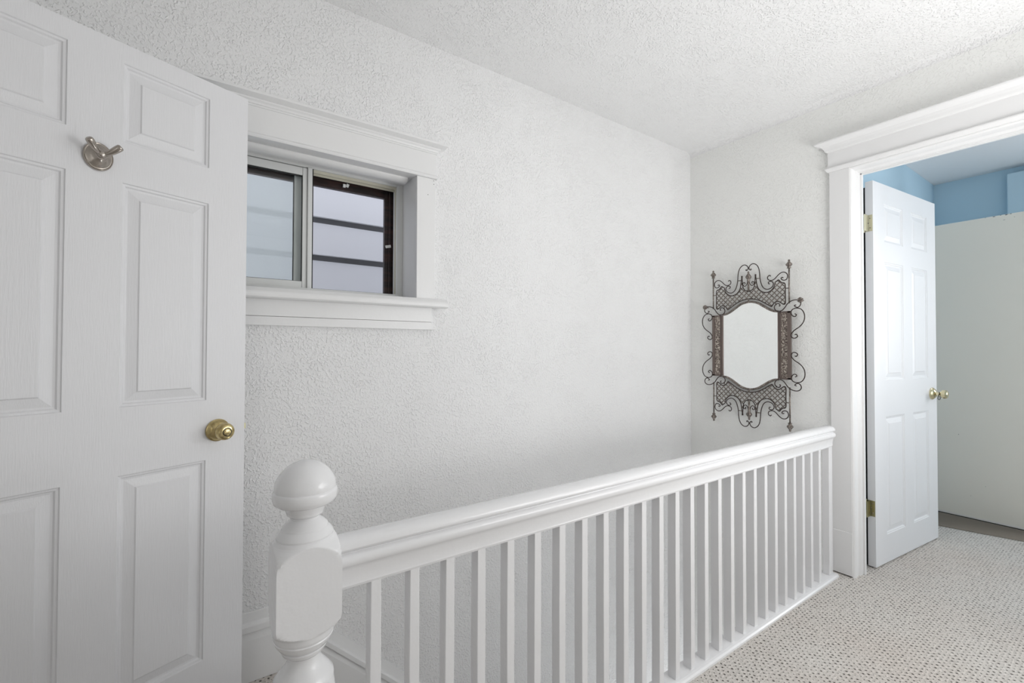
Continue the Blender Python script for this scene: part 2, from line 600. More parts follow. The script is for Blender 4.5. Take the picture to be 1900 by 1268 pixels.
# reveal boards
wpart(MB().box(0.744, 0.752, 1.812, 2.0, 1.346, 1.899), 'jamb_board', M_trim)
wpart(MB().box(-0.042, -0.034, 1.812, 2.0, 1.346, 1.899), 'jamb_board', M_trim)
hd = MB().box(-0.034, 0.744, 1.812, 2.0, 1.887, 1.899)
# rounded stop under the head
rp = [(1.845, 1.889), (1.845, 1.884)] + [(1.875+0.028*math.cos(a), 1.884+0.016*math.sin(a)) for a in [PI+PI*k/12 for k in range(1, 12)]] + [(1.905, 1.884), (1.905, 1.889)]
hd.prism(rp, 'x', -0.034, 0.726, smooth=True)
wpart(hd, 'head_board', M_trim)
# vinyl master frame
vf = MB()
vf.box(0.716, 0.744, 1.95, 2.0, 1.36, 1.889)
vf.box(-0.034, -0.010, 1.95, 2.0, 1.36, 1.889)
vf.box(-0.010, 0.716, 1.95, 2.0, 1.8765, 1.889)
vf.box(-0.010, 0.716, 1.935, 2.0, 1.36, 1.3815)
vf.box(-0.010, 0.716, 1.93, 1.937, 1.36, 1.3875)
wpart(vf, 'window_frame', M_vinyl, 0.0015)
tk = MB().box(0.365, 0.716, 1.962, 1.966, 1.865, 1.877)
tk.box(0.365, 0.716, 1.976, 1.98, 1.859, 1.877)
tk.box(0.7125, 0.7165, 1.965, 1.975, 1.384, 1.877)
wpart(tk, 'track', M_cream, label='cream metal track along the top of the open half')
ml = MB().box(0.343, 0.3605, 1.943, 1.975, 1.384, 1.878)
wpart(ml, 'meeting_stile', M_vinyl, 0.003)
wpart(MB().box(0.3615, 0.3655, 1.952, 1.99, 1.384, 1.876), 'seal', M_black)
# sash (left)
sf = MB()
sf.box(0.3255, 0.343, 1.951, 1.973, 1.388, 1.874)
sf.box(-0.010, 0.02, 1.953, 1.973, 1.388, 1.874)
sf.box(0.02, 0.3255, 1.953, 1.973, 1.843, 1.874)
sf.box(0.02, 0.3255, 1.953, 1.973, 1.388, 1.416)
sash = wpart(sf, 'sash', M_vinyl, 0.002)
wpart(MB().box(0.02, 0.3250, 1.9635, 1.9665, 1.4135, 1.8445), 'pane', M_glass, parent=sash)
wpart(MB().box(0.300, 0.3335, 1.984, 2.004, 1.388, 1.874), 'outer_stile', M_vinyl)
wpart(MB().box(0.2975, 0.2998, 1.986, 2.002, 1.388, 1.874), 'seal', M_black)
gk = MB().box(0.02, 0.3255, 1.9575, 1.9625, 1.8385, 1.843)
gk.box(0.3232, 0.3255, 1.9575, 1.9625, 1.416, 1.843)
gk.box(0.02, 0.3255, 1.9575, 1.9625, 1.4155, 1.4175)
wpart(gk, 'gasket', M_black, parent=sash)
wpart(MB().box(-0.01, 0.352, 2.040, 2.041, 1.37, 1.90), 'insect_screen', M_screen, label='hazy pale insect screen behind the left sash')
# dark brown storm frame beyond
bf = MB()
bf.box(0.680, 0.76, 2.012, 2.032, 1.36, 1.93)
bf.box(-0.05, 0.0, 2.012, 2.032, 1.36, 1.93)
bf.box(0.0, 0.680, 2.012, 2.032, 1.832, 1.93)
bf.box(0.0, 0.680, 2.012, 2.032, 1.36, 1.3985)
bf.box(0.697, 0.705, 2.005, 2.013, 1.39, 1.87)
wpart(bf, 'storm_frame', M_brown, 0.002, label='dark brown outer wooden storm frame')
for (x, z, rot) in ((0.4995, 1.852, 0.0), (0.513, 1.855, 0.3)):
    b = MB().box(-0.0055, 0.0055, -0.006, 0.004, -0.007, 0.007)
    q = b.build('turn_clip', M_vinyl, wt, 0.001)
    q.location = Vector((x, 2.006, z))-ORG
    q.rotation_euler = (0.2, rot, 0)
for (x, z, rot) in ((0.697, 1.612, 0.5),):
    b = MB().box(-0.011, 0.013, -0.006, 0.002, -0.006, 0.006)
    q = b.build('turn_clip', M_vinyl, wt, 0.001)
    q.location = Vector((x-0.004, 2.003, z))-ORG
    q.rotation_euler = (0, -0.25, 0)
for (x, z) in ((0.8205, 1.876), (0.821, 1.861), (0.794, 1.811)):
    b = MB().lathe([(0, 0.0016), (0.0008, 0.0016)], 8, Matrix.Rotation(PI/2, 4, 'X'))
    q = b.build('nail_hole', M_black, wt)
    q.location = Vector((x, 1.7902, z))-ORG

# neighbour's lapped siding outside the window
sd = MB()
ys = 2.70
zb = 0.198
XS = 0.742
for i in range(20):
    top = 1.886-0.032+0.2135*(i-9)
    z0, z1 = top-0.2135+0.032, top
    # board face, bottom lip pushed forward; a shadow gap above it
    for (xa, xb) in (((-2.0, XS), (XS+0.0025, 5.0)) if i == 7 else ((-2.0, XS-0.4*((i*7) % 3+1)), (XS+0.003-0.4*((i*7) % 3+1), 5.0)) if i not in (8, 9, 6) else ((-2.0, 5.0),)):
        sd.add([(xa, ys-0.022, z0), (xb, ys-0.022, z0), (xb, ys-0.004, z1), (xa, ys-0.004, z1),
                (xa, ys+0.003, z0), (xb, ys+0.003, z0), (xb, ys+0.003, z1), (xa, ys+0.003, z1)],
               [(0, 1, 2, 3), (4, 7, 6, 5), (0, 4, 5, 1), (1, 5, 6, 2), (2, 6, 7, 3), (3, 7, 4, 0)])
sd.add([(-2.0, ys+0.004, -2.5), (5.0, ys+0.004, -2.5), (5.0, ys+0.004, 5.2), (-2.0, ys+0.004, 5.2)], [(0, 1, 2, 3)], mi=1)  # dark grey sheet paints the shadow under each lap
o = sd.build('neighbour_house_siding', [M_siding, mat('painted_lap_shadow', (0.15, 0.15, 0.155), 0.7)])
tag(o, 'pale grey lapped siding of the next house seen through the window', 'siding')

# ------------------------------------------------------------------ doorway casing
dt = empty('trim_3', (2.71, 0.46, 0))
tag(dt, 'wide white door casing with cornice around the bedroom doorway', 'door casing', 'structure')
DO = Vector((2.71, 0.46, 0))


def dpart(mb, name, material=M_trim, bevel=0.0015, label=None):
    mb.v = [tuple(Vector(x)-DO) for x in mb.v]
    q = mb.build(name, material, dt, bevel)
    if label:
        q['label'] = label
    return q


XF = 2.70
YL, YR = 0.8945, 0.045     # inner edges of the casing legs
YLo, YRo = 0.984, -0.045   # outer edges
dpart(MB().box(XF, XE+0.001, YL, YLo, 0.006, 2.076), 'side_casing')
dpart(MB().box(XF, XE+0.001, YRo, YR, 0.006, 2.076), 'side_casing')
dpart(MB().box(XF-0.003, XE, YL-0.001, YLo+0.001, 0.006, 0.2215), 'plinth_block')
dpart(MB().box(XF-0.003, XE, YRo-0.001, YR+0.001, 0.006, 0.2215), 'plinth_block')


def cap_x(y0, y1, prof):
    mb = MB()
    v, f_ = [], []
    for p, z in prof:
        v += [(XE, y1+p, z), (XF-p, y1+p, z), (XF-p, y0-p, z), (XE, y0-p, z)]
    for i in range(len(prof)-1):
        for j in range(3):
            a = i*4+j
            f_.append((a, a+1, a+5, a+4))
    f_.append((0, 3, 2, 1))
    n_ = (len(prof)-1)*4
    f_.append((n_, n_+1, n_+2, n_+3))
    return mb.add(v, f_)


dpart(cap_x(YRo, YLo, [(0, 2.076), (0.006, 2.0765), (0.011, 2.084), (0.0146, 2.090), (0.0146, 2.095), (0.008, 2.099), (0.0, 2.101)]), 'fillet')
dpart(MB().box(XF, XE+0.001, YRo, YLo+0.006, 2.1, 2.19), 'frieze')
cp = [(0, 2.180), (0.004, 2.184), (0.010, 2.187), (0.014, 2.198), (0.021, 2.210), (0.031, 2.216), (0.046, 2.223), (0.0475, 2.231), (0.03, 2.233)]
dpart(cap_x(YRo, YLo+0.006, cp), 'cornice')
# jamb: rounded bead, stop and jamb face stepping through the wall
jb = MB()
jl = [(2.702, 0.896), (2.702, 0.891), (2.708, 0.885), (2.722, 0.883), (2.733, 0.887), (2.76, 0.888), (2.772, 0.878), (2.790, 0.878), (2.790, 0.8695), (2.808, 0.8695), (2.809, 0.896)]
jb.prism(jl, 'z', 0.0, 2.076)
jr = [(x, 0.94-y) for x, y in jl]
jb.prism(jr, 'z', 0.0, 2.076)
zt = 1.181
jh = [(x, zt+y) for x, y in jl]   # (x, z) head profile extruded along y
jb.prism(jh, 'y', 0.045, 0.8945)
dpart(jb, 'jamb')
dpart(MB().box(2.84, 2.852, 0.905, 0.985, 0.0, 2.14).box(2.84, 2.852, -0.045, 0.035, 0.0, 2.14).box(2.84, 2.852, -0.045, 0.985, 2.075, 2.14), 'back_casing')

# ------------------------------------------------------------------ six-panel doors
RING = [(0.0, 0.0), (0.002, 0.0035), (0.007, 0.0045), (0.010, 0.0085), (0.015, 0.0095), (0.0375, 0.0045), (0.0405, 0.0015), (0.042, 0.0015)]


def leaf(W_, H_, T_, z0, panels, depth=1.0):
    mb = MB()
    xs = sorted({0.0, W_} | {p[0] for p in panels} | {p[1] for p in panels})
    zs = sorted({z0, H_} | {p[2] for p in panels} | {p[3] for p in panels})
    for side in (0, 1):
        def Y(d):
            return d*depth if side == 0 else T_-d*depth
        for i in range(len(xs)-1):
            for j in range(len(zs)-1):
                a, b, c_, d_ = xs[i], xs[i+1], zs[j], zs[j+1]
                isp = any(abs(a-p[0]) < 1e-6 and abs(b-p[1]) < 1e-6 and abs(c_-p[2]) < 1e-6 and abs(d_-p[3]) < 1e-6 for p in panels)
                if not isp:
                    q = [(a, Y(0), c_), (b, Y(0), c_), (b, Y(0), d_), (a, Y(0), d_)]
                    mb.add(q if side == 0 else q[::-1], [(0, 1, 2, 3)])
                else:
                    v, f_ = [], []
                    for ins, dep in RING:
                        v += [(a+ins, Y(dep), c_+ins), (b-ins, Y(dep), c_+ins), (b-ins, Y(dep), d_-ins), (a+ins, Y(dep), d_-ins)]
                    for r in range(len(RING)-1):
                        for q in range(4):
                            e = (r*4+q, r*4+(q+1) % 4, (r+1)*4+(q+1) % 4, (r+1)*4+q)
                            f_.append(e if side == 0 else e[::-1])
                    e = tuple(range((len(RING)-1)*4, len(RING)*4))
                    f_.append(e if side == 0 else e[::-1])
                    mb.add(v, f_)
    # edges
    mb.add([(0, 0, z0), (W_, 0, z0), (W_, T_, z0), (0, T_, z0), (0, 0, H_), (W_, 0, H_), (W_, T_, H_), (0, T_, H_)],
           [(0, 3, 2, 1), (4, 5, 6, 7), (0, 4, 7, 3), (1, 2, 6, 5)])
    return mb


KROT = Matrix.Rotation(PI/2, 4, 'X')      # local +z -> -y (out of the front face)
KROTB = Matrix.Rotation(-PI/2, 4, 'X')    # local +z -> +y

a1 = math.radians(22.5)
W1 = 0.743
hx, hy = 0.1147-W1*math.cos(a1), 1.68-W1*math.sin(a1)
d1 = empty('door_1', (hx, hy, 0), a1)
tag(d1, 'white six-panel door standing open at the left with antique brass knob', 'door', 'structure')
pc = [(W1-0.632, W1-0.426), (W1-0.317, W1-0.111)]
pz = [(0.216, 0.811), (0.991, 1.586), (1.694, 1.905)]
leaf(W1, 1.957, 0.035, 0.018, [(a, b, c_, d_) for a, b in pc for c_, d_ in pz]).build('door_leaf', M_door, d1)


def knob(parent, s, z, mats, scale=1.0, front=True, T_=0.035, faceted=False):
    k_ = empty('door_knob', (s, 0 if front else T_, z))
    k_.parent = parent
    rot = KROT if front else KROTB
    sc = Matrix.Scale(scale, 4)
    MB().lathe([(0, 0.0325), (0.003, 0.034), (0.006, 0.0335), (0.008, 0.030), (0.012, 0.0285), (0.017, 0.022), (0.020, 0.0155), (0.022, 0.0125)], 40, rot @ sc).build('rose', mats[0], k_, autosmooth=50)
    if faceted:
        pr = [(0.018, 0.011), (0.036, 0.0095), (0.040, 0.013), (0.046, 0.022), (0.054, 0.0255), (0.063, 0.0245), (0.069, 0.018), (0.071, 0.010)]
        MB().lathe(pr, 10, rot @ sc, smooth=False).build('knob', mats[0], k_)
    else:
        pr = [(0.018, 0.0125), (0.028, 0.0115), (0.032, 0.0175), (0.036, 0.0225), (0.042, 0.0252), (0.049, 0.0258), (0.055, 0.0245), (0.060, 0.0215), (0.0625, 0.017), (0.0630, 0.0125), (0.0615, 0.0118), (0.061, 0.010)]
        kb = MB().lathe(pr, 40, rot @ sc).build('knob', mats[0], k_, autosmooth=50)
        MB().lathe([(0.0605, 0.0128), (0.0632, 0.0128)], 24, rot @ sc).build('button_gap', M_black, k_)
        t_ = MB().lathe([(0.0608, 0.0108), (0.0638, 0.0106), (0.0645, 0.0098)], 24, rot @ sc)
        t_.v += [tuple((rot @ sc) @ Vector(q)) for q in [(x, y, zz) for x in (-0.0085, 0.0085) for y in (-0.0016, 0.0016) for zz in (0.064, 0.0675)]]
        n_ = len(t_.v)-8
        for ff in [(0, 1, 3, 2), (4, 6, 7, 5), (0, 4, 5, 1), (2, 3, 7, 6), (0, 2, 6, 4), (1, 5, 7, 3)]:
            t_.f.append(tuple(i+n_ for i in ff))
            t_.sm.append(False)
            t_.mi.append(0)
        q = t_.build('turn_button', mats[0], k_)
    return k_


k1 = knob(d1, W1-0.080, 0.897, (M_brass,))
q = MB().lathe([(0, 0.0028), (0.0012, 0.0028)], 10, KROT).build('screw_hole', M_black, k1)
q.location = (-0.0235, -0.0085, 0.003)
knob(d1, W1-0.080, 0.897, (M_brass,), front=False)
lp = MB().box(W1, W1+0.0015, 0.006, 0.029, 0.868, 0.925)
lp.box(W1, W1+0.009, 0.011, 0.024, 0.888, 0.905)
lp.build('latch_plate', M_hinge, d1)

# coat hook on that door
hk = empty('coat_hook', (hx+(W1-0.367)*math.cos(a1), hy+(W1-0.367)*math.sin(a1), 1.636), a1)
tag(hk, 'brushed nickel double coat hook screwed to the left open door', 'coat hook')
MB().lathe([(0, 0.0345), (0.003, 0.0360), (0.0065, 0.0352), (0.0078, 0.0335), (0.0070, 0.0318), (0.0072, 0.0305), (0.0098, 0.0275), (0.0145, 0.019), (0.019, 0.0115), (0.025, 0.0085), (0.030, 0.0085)], 44, Matrix.Scale(0.84, 4, (1, 0, 0)) @ KROT).build('backplate', M_nickel, hk, autosmooth=60)
for sx in (-1, 1):
    path = catmull([(0.001*sx, -0.026, -0.001), (0.008*sx, -0.033, 0.002), (0.017*sx, -0.042, 0.009), (0.026*sx, -0.050, 0.018), (0.032*sx, -0.054, 0.024)], 6)
    nn = len(path)
    rr = [0.0044+0.0042*math.sin(min(1, (i/(nn-1))*1.05)*PI*0.62)**2 if i < nn-2 else (0.0074 if i == nn-2 else 0.0052) for i in range(nn)]
    MB().tube(path, rr, 14).build('prong', M_nickel, hk)
MB().lathe([(0, 0.0085), (0.004, 0.0095), (0.008, 0.008), (0.010, 0.004)], 20, Matrix.Translation((0, -0.027, 0)) @ KROT).build('boss', M_nickel, hk)

# bedroom door
a2 = math.radians(-5.55)
W2 = 0.787
d2 = empty('door_2', (2.909, 0.860, 0), a2)
tag(d2, 'white six-panel door opened into the blue room with brass knob', 'door', 'structure')
pc = [(0.125, 0.348), (0.457, 0.666)]
pz = [(0.156, 0.787), (0.981, 1.622), (1.731, 1.940)]
leaf(W2, 2.044, 0.035, 0.008, [(a, b, c_, d_) for a, b in pc for c_, d_ in pz], 0.85).build('door_leaf', M_door2, d2)
k2 = knob(d2, 0.712, 0.884, (M_brass2,), faceted=True, scale=1.05)
knob(d2, 0.712, 0.884, (M_brass2,), front=False, faceted=True)
for i, (za, zb_) in enumerate(((1.776, 1.863), (0.271, 0.353))):
    hm = M_hingep if i == 0 else M_hinge
    h_ = MB().box(-0.0025, -0.0003, 0.002, 0.034, za, zb_)
    h_.lathe([(za-0.003, 0.0055), (zb_+0.003, 0.0055)], 14, Matrix.Translation((-0.008, 0.040, 0)))
    hg = h_.build('hinge', hm, d2, 0.0006)
    for q_ in range(3):
        MB().lathe([(0, 0.0035), (0.0014, 0.0028)], 10, Matrix.Translation((-0.0024, 0.012+0.008*(q_ % 2), za+0.018+q_*0.025)) @ Matrix.Rotation(-PI/2, 4, 'Y')).build('screw', M_nickel, hg)
    jl_ = MB().box(-0.047, -0.0095, 0.020, 0.0215, za, zb_)
    jl_.build('hinge_leaf', hm, d2)

MB().box(0.014, 0.024, 0.0355, 0.056, 0.004, 2.02).build('hinge_gap_shade', M_black, d2)  # black strip added to paint the dark of the hinge gap

# hair elastic hanging on the bedroom door knob
p_k = Matrix.Translation((2.909, 0.860, 0)) @ Matrix.Rotation(a2, 4, 'Z') @ Vector((0.712, -0.034, 0.884))
el = MB()
pts = []
for i in range(28):
    t = 2*PI*i/28
    pts.append((0.0165*math.sin(t)*0.8, 0.003*math.sin(2*t), -0.0115+0.0225*math.cos(t)))
el.tube(pts, 0.0017, 8, close=True)
o = el.build('hair_elastic', M_black, loc=p_k)
tag(o, 'thin black hair elastic looped on the bedroom door knob', 'hair elastic')

# off-white slab panel in the bedroom
d3 = empty('door_3', (4.31, 0.2, 0))
tag(d3, 'flat off-white slab closet panel standing in the blue room', 'door', 'structure')
MB().box(-0.02, 0.018, 0.05, 0.835, 0.022, 2.030).build('door_leaf', M_slab, d3, 0.0015)
MB().box(-0.0225, 0.012, 0.05, 0.834, 0.0105, 0.0225).build('bottom_strip', mat('worn_white_edge', (0.82, 0.80, 0.76), 0.7), d3)
MB().box(-0.008, 0.012, 0.05, 0.82, 0.0, 0.011).build('bottom_gap_shade', M_black, d3)  # shade under the panel painted as a black bar
random.seed(3)
M_chip = mat('dark_paint_chip', (0.05, 0.045, 0.04), 0.8)
M_scuff = mat('grey_scuff', (0.38, 0.38, 0.36), 0.8)
for (y, z, wy, wz, mm) in ((0.565, 2.026, 0.016, 0.006, M_chip), (0.545, 2.0275, 0.008, 0.004, M_chip), (0.62, 2.0265, 0.013, 0.005, M_chip), (0.59, 2.0285, 0.006, 0.003, M_chip), (0.66, 2.0275, 0.009, 0.003, M_scuff),
                           (0.575, 1.995, 0.012, 0.003, M_scuff), (0.53, 2.004, 0.007, 0.003, M_scuff), (0.47, 2.01, 0.008, 0.003, M_scuff),
                           (0.801, 0.565, 0.004, 0.006, M_chip), (0.745, 0.16, 0.004, 0.004, M_scuff), (0.675, 0.24, 0.004, 0.004, M_scuff)):
    pg = []
    for k_ in range(9):
        t = 2*PI*k_/9
        r_ = random.uniform(0.6, 1.1)
        pg.append((y-0.2+wy/2*r_*math.cos(t), z+wz/2*r_*math.sin(t)))
    MB().prism(pg, 'x', -0.0206, -0.0195).build('paint_chip', mm, d3)

# ------------------------------------------------------------------ balustrade
CY = 0.973
rl = empty('stair_railing', (1.44, CY, 0))
tag(rl, 'white painted balustrade with moulded handrail running along the stairwell', 'railing')
RO = Vector((1.44, CY, 0))


def rpart(mb, name, material=M_rail, bevel=0.0, autosmooth=None):
    mb.v = [tuple(Vector(x)-RO) for x in mb.v]
    return mb.build(name, material, rl, bevel, autosmooth=autosmooth)


half = [(0.957, 0.6545), (0.955, 0.660), (0.9565, 0.664), (0.954, 0.680), (0.951, 0.694), (0.9475, 0.7015), (0.9435, 0.7045),
        (0.9405, 0.710), (0.9400, 0.7165), (0.9415, 0.7225), (0.946, 0.7265), (0.9515, 0.7285), (0.952, 0.7305), (0.946, 0.7345),
        (0.9425, 0.7395), (0.943, 0.7460), (0.947, 0.7520), (0.954, 0.7570), (0.963, 0.7600), (0.973, 0.7608)]
prof = half + [(2*CY-y, z) for y, z in reversed(half[:-1])]
hr = MB()
rings = [(0.2306, 1.0), (2.630, 1.0), (2.640, 0.97), (2.646, 0.90)]
v, f_ = [], []
n_ = len(prof)
for x, s in rings:
    for y, z in prof:
        v.append((x, CY+(y-CY)*s, 0.708+(z-0.708)*s))
for i in range(len(rings)-1):
    for k in range(n_):
        f_.append((i*n_+k, i*n_+(k+1) % n_, (i+1)*n_+(k+1) % n_, (i+1)*n_+k))
f_.append(tuple(range(n_))[::-1])
f_.append(tuple(range((len(rings)-1)*n_, len(rings)*n_)))
hr.add(v, f_, True)
rpart(hr, 'handrail', autosmooth=38)
# shoe strip lying along the edge of the opening
sh = MB()
shp = [(0.9365, 0.0), (0.9375, 0.008), (0.942, 0.013), (0.950, 0.0145), (1.004, 0.0145), (1.006, 0.0), (1.006, -0.03), (0.986, -0.03), (0.986, 0.0)]
sh.prism(shp, 'x', 0.255, 2.655)
rpart(sh, 'base_strip', bevel=0.0012)
BX = [(0.297+0.08665*i)*1.0074 for i in range(26)]
proto = None
for i, x in enumerate(BX):
    if proto is None:
        bm_ = MB()
        tw = 0.0228
        # slightly uneven hand-painted square spindle
        lev = [0.010, 0.20, 0.43, 0.6595]
        vv, ff = [], []
        for L, z in enumerate(lev):
            j = 0.0004*(-1)**L
            vv += [(0-j, 0.957-CY, z), (tw+j, 0.957-CY, z), (tw+j, 0.9895-CY, z), (-j, 0.9895-CY, z)]
        for L in range(3):
            for k in range(4):
                ff.append((L*4+k, L*4+(k+1) % 4, L*4+4+(k+1) % 4, L*4+4+k))
        ff += [(3, 2, 1, 0), (12, 13, 14, 15)]
        bm_.add(vv, ff)
        proto = bm_.build('baluster', M_rail, rl, 0.0016)
        o = proto
    else:
        o = proto.copy()
        COL.objects.link(o)
        o.parent = rl
    o.location = (x-RO.x + random.uniform(-0.0012, 0.0012), 0, 0)
    o.rotation_euler = (0, random.uniform(-0.002, 0.002), 0)
rpart(MB().box(2.600, 2.640, 0.9575, 0.9885, 0.0145, 0.657), 'half_post', bevel=0.002)

# newel post
nw = empty('newel_post', (0.1728, CY, 0))
tag(nw, 'chunky white turned newel post with mushroom-cap finial at the stair head', 'newel post')
A = 0.0576
pr = [(0.0, A*1.42), (0.10, A*1.42), (0.118, A*1.2), (0.13, A*1.0)]
pr = [(0.0, 0.09), (0.18, 0.09), (0.20, 0.080), (0.215, 0.068), (0.226, 0.056), (0.231, 0.045), (0.243, 0.036), (0.262, 0.034), (0.28, 0.041), (0.31, 0.050),
      (0.36, 0.0575), (0.42, 0.0605), (0.46, 0.0595), (0.488, 0.0555), (0.495, 0.0535), (0.497, 0.0555), (0.503, 0.0545), (0.514, 0.046), (0.524, 0.0375), (0.534, 0.0315), (0.542, 0.0290), (0.5485, 0.0295),
      (0.5505, 0.034), (0.556, 0.0395), (0.5625, 0.0425), (0.5645, 0.0405), (0.568, 0.0455), (0.578, 0.0520), (0.584, 0.0545), (0.586, 0.0535), (0.590, 0.0555), (0.600, 0.0570), (0.604, 0.0590), (0.608, 0.0655), (0.614, 0.0730), (0.622, 0.0788), (0.631, 0.0815), (0.642, 0.090),
      (0.70, 0.090), (0.725, 0.090), (0.735, 0.0815), (0.745, 0.0790), (0.756, 0.0735), (0.764, 0.0660), (0.769, 0.0600), (0.772, 0.0572), (0.7765, 0.0545), (0.7785, 0.0520), (0.782, 0.0525), (0.787, 0.0500), (0.792, 0.0455), (0.7945, 0.0425),
      (0.798, 0.0420), (0.804, 0.0365), (0.809, 0.0300), (0.8125, 0.0262), (0.816, 0.0262), (0.8185, 0.0290), (0.822, 0.0335), (0.8245, 0.0338), (0.828, 0.0350), (0.834, 0.0375), (0.8385, 0.0390), (0.8400, 0.0440), (0.8425, 0.0510), (0.847, 0.0568), (0.8535, 0.0592),
      (0.861, 0.0597), (0.8665, 0.0592), (0.8688, 0.0580), (0.8700, 0.0563), (0.8740, 0.0565), (0.878, 0.0563), (0.886, 0.0550), (0.896, 0.0502), (0.906, 0.0432), (0.914, 0.0348), (0.920, 0.0250), (0.924, 0.0155), (0.9262, 0.006), (0.9265, 0.001)]


def sq(t, r, z):
    if (0.590 < z < 0.772) or z < 0.235:
        lim = A/max(abs(math.cos(t)), abs(math.sin(t)))
        return min(r, lim)
    return r


# densify the square section so the arched shoulders come out smooth
dense = []
for i in range(len(pr)-1):
    (z0, r0), (z1, r1) = pr[i], pr[i+1]
    k = 5 if ((0.586 < z0 < 0.66) or (0.70 < z0 < 0.78)) else 1
    for j in range(k):
        dense.append((z0+(z1-z0)*j/k, r0+(r1-r0)*j/k))
dense.append(pr[-1])
MB().lathe(dense, 96, fn=sq).build('post_body', M_rail, nw, autosmooth=32)

# ------------------------------------------------------------------ ornate mirror
MC = Vector((2.692, 1.3985, 1.170))
mr = empty('wall_mirror', MC)
tag(mr, 'ornate bronze wire scrollwork mirror hanging on the side wall above the railing', 'mirror')
# local: s to the right as seen from the hall (= -y), z up, toward the viewer = -x


def L3(s, z, d=0.0):
    return (-d, -s, z)


WR = 0.0026
# glass, arched top and bottom
gt = [(-0.1625, 0.187), (-0.140, 0.1905), (-0.112, 0.203), (-0.080, 0.224), (-0.045, 0.2455), (0, 0.2545)]
gt = gt + [(-s, z) for s, z in reversed(gt[:-1])]
gt = [(p.x, p.y) for p in catmull([(s, z, 0) for s, z in gt], 5)]
outline = gt + [(s, -z) for s, z in reversed(gt)]
g_ = MB()
k = len(outline)
g_.add([L3(s, z, 0.006) for s, z in outline]+[L3(s, z, -0.002) for s, z in outline],
       [tuple(range(k)), tuple(range(k, 2*k))[::-1]] + [(i, i+k, (i+1) % k+k, (i+1) % k) for i in range(k)])
g_.build('mirror_glass', M_mirror, mr)
# arched frame strips
for sgn in (1, -1):
    fr_ = MB()
    wv = [(s, z) for s, z in gt]
    v, f_ = [], []
    secs = [(0.0, 0.000), (0.0, 0.011), (0.003, 0.013), (0.009, 0.013), (0.012, 0.008), (0.012, 0.000)]
    for i, (s, z) in enumerate(wv):
        a_ = wv[max(i-1, 0)]
        b_ = wv[min(i+1, len(wv)-1)]
        t = Vector((b_[0]-a_[0], b_[1]-a_[1])).normalized()
        nrm = Vector((-t.y, t.x))
        for o_, d in secs:
            v.append(L3(s+nrm.x*o_, sgn*(z+nrm.y*o_), d))
    m2 = len(secs)
    for i in range(len(wv)-1):
        for j in range(m2):
            e = (i*m2+j, i*m2+(j+1) % m2, (i+1)*m2+(j+1) % m2, (i+1)*m2+j)
            f_.append(e)
    f_.append(tuple(range(m2)))
    f_.append(tuple(range((len(wv)-1)*m2, len(wv)*m2)))
    fr_.add(v, f_)
    fr_.build('arched_frame', M_bronze, mr, autosmooth=40)
# side panels
for sgn in (-1, 1):
    sp_ = MB()
    # inner half-round rails next to the glass
    for s in (0.1655, 0.1735):
        sp_.tube([L3(sgn*s, -0.188, 0.009), L3(sgn*s, 0.188, 0.009)], 0.0036, 10)
    sp_.box(-0.009, 0.0, min(-sgn*0.162, -sgn*0.232), max(-sgn*0.162, -sgn*0.232), -0.1895, 0.1895)
    # raised rims
    for (s0, s1, z0, z1) in ((0.177, 0.181, -0.19, 0.19), (0.214, 0.232, -0.19, 0.19), (0.177, 0.232, 0.181, 0.191), (0.177, 0.232, -0.191, -0.181)):
        sp_.box(-0.0135, -0.008, min(-sgn*s0, -sgn*s1), max(-sgn*s0, -sgn*s1), z0, z1)
    pn = sp_.build('side_panel', M_rim, mr, 0.0008)
    em = MB()
    em.box(-0.0105, -0.008, min(-sgn*0.181, -sgn*0.214), max(-sgn*0.181, -sgn*0.214), -0.181, 0.181)
    for z in (0.158, 0.0, -0.158):
        ring = [L3(sgn*0.1975+0.0085*math.cos(t), z+0.0085*math.sin(t), 0.0115) for t in [2*PI*i/20 for i in range(20)]]
        em.tube(ring, 0.0016, 6, close=True)
        em.lathe([(0, 0.0048), (0.0015, 0.0035), (0.0022, 0.001)], 12, Matrix.Translation(L3(sgn*0.1975, z, 0.0100)) @ Matrix.Rotation(-PI/2, 4, 'Y'))
    for z in (0.079, -0.079):
        for q in (-1, 1):
            em.box(-0.013, -0.0095, -sgn*0.1975-0.010, -sgn*0.1975+0.010, z+q*0.0105-0.0012, z+q*0.0105+0.0012)
            em.box(-0.013, -0.0095, -sgn*0.1975+q*0.0085-0.001, -sgn*0.1975+q*0.0085+0.001, z-0.0105, z+0.0105)
        for q in (-1, 1):
            for w_ in (-1, 1):
                # leaf sprays between the squares and the roundels
                em.tube(catmull([L3(sgn*0.1975+w_*0.002, z+q*0.016, 0.0108), L3(sgn*0.1975+w_*0.010, z+q*0.026, 0.0115), L3(sgn*0.1975+w_*0.006, z+q*0.040, 0.0108), L3(sgn*0.1975+w_*0.012, z+q*0.054, 0.0108)], 4), 0.0016, 6)
    em.build('embossed_plate', M_emboss, pn)

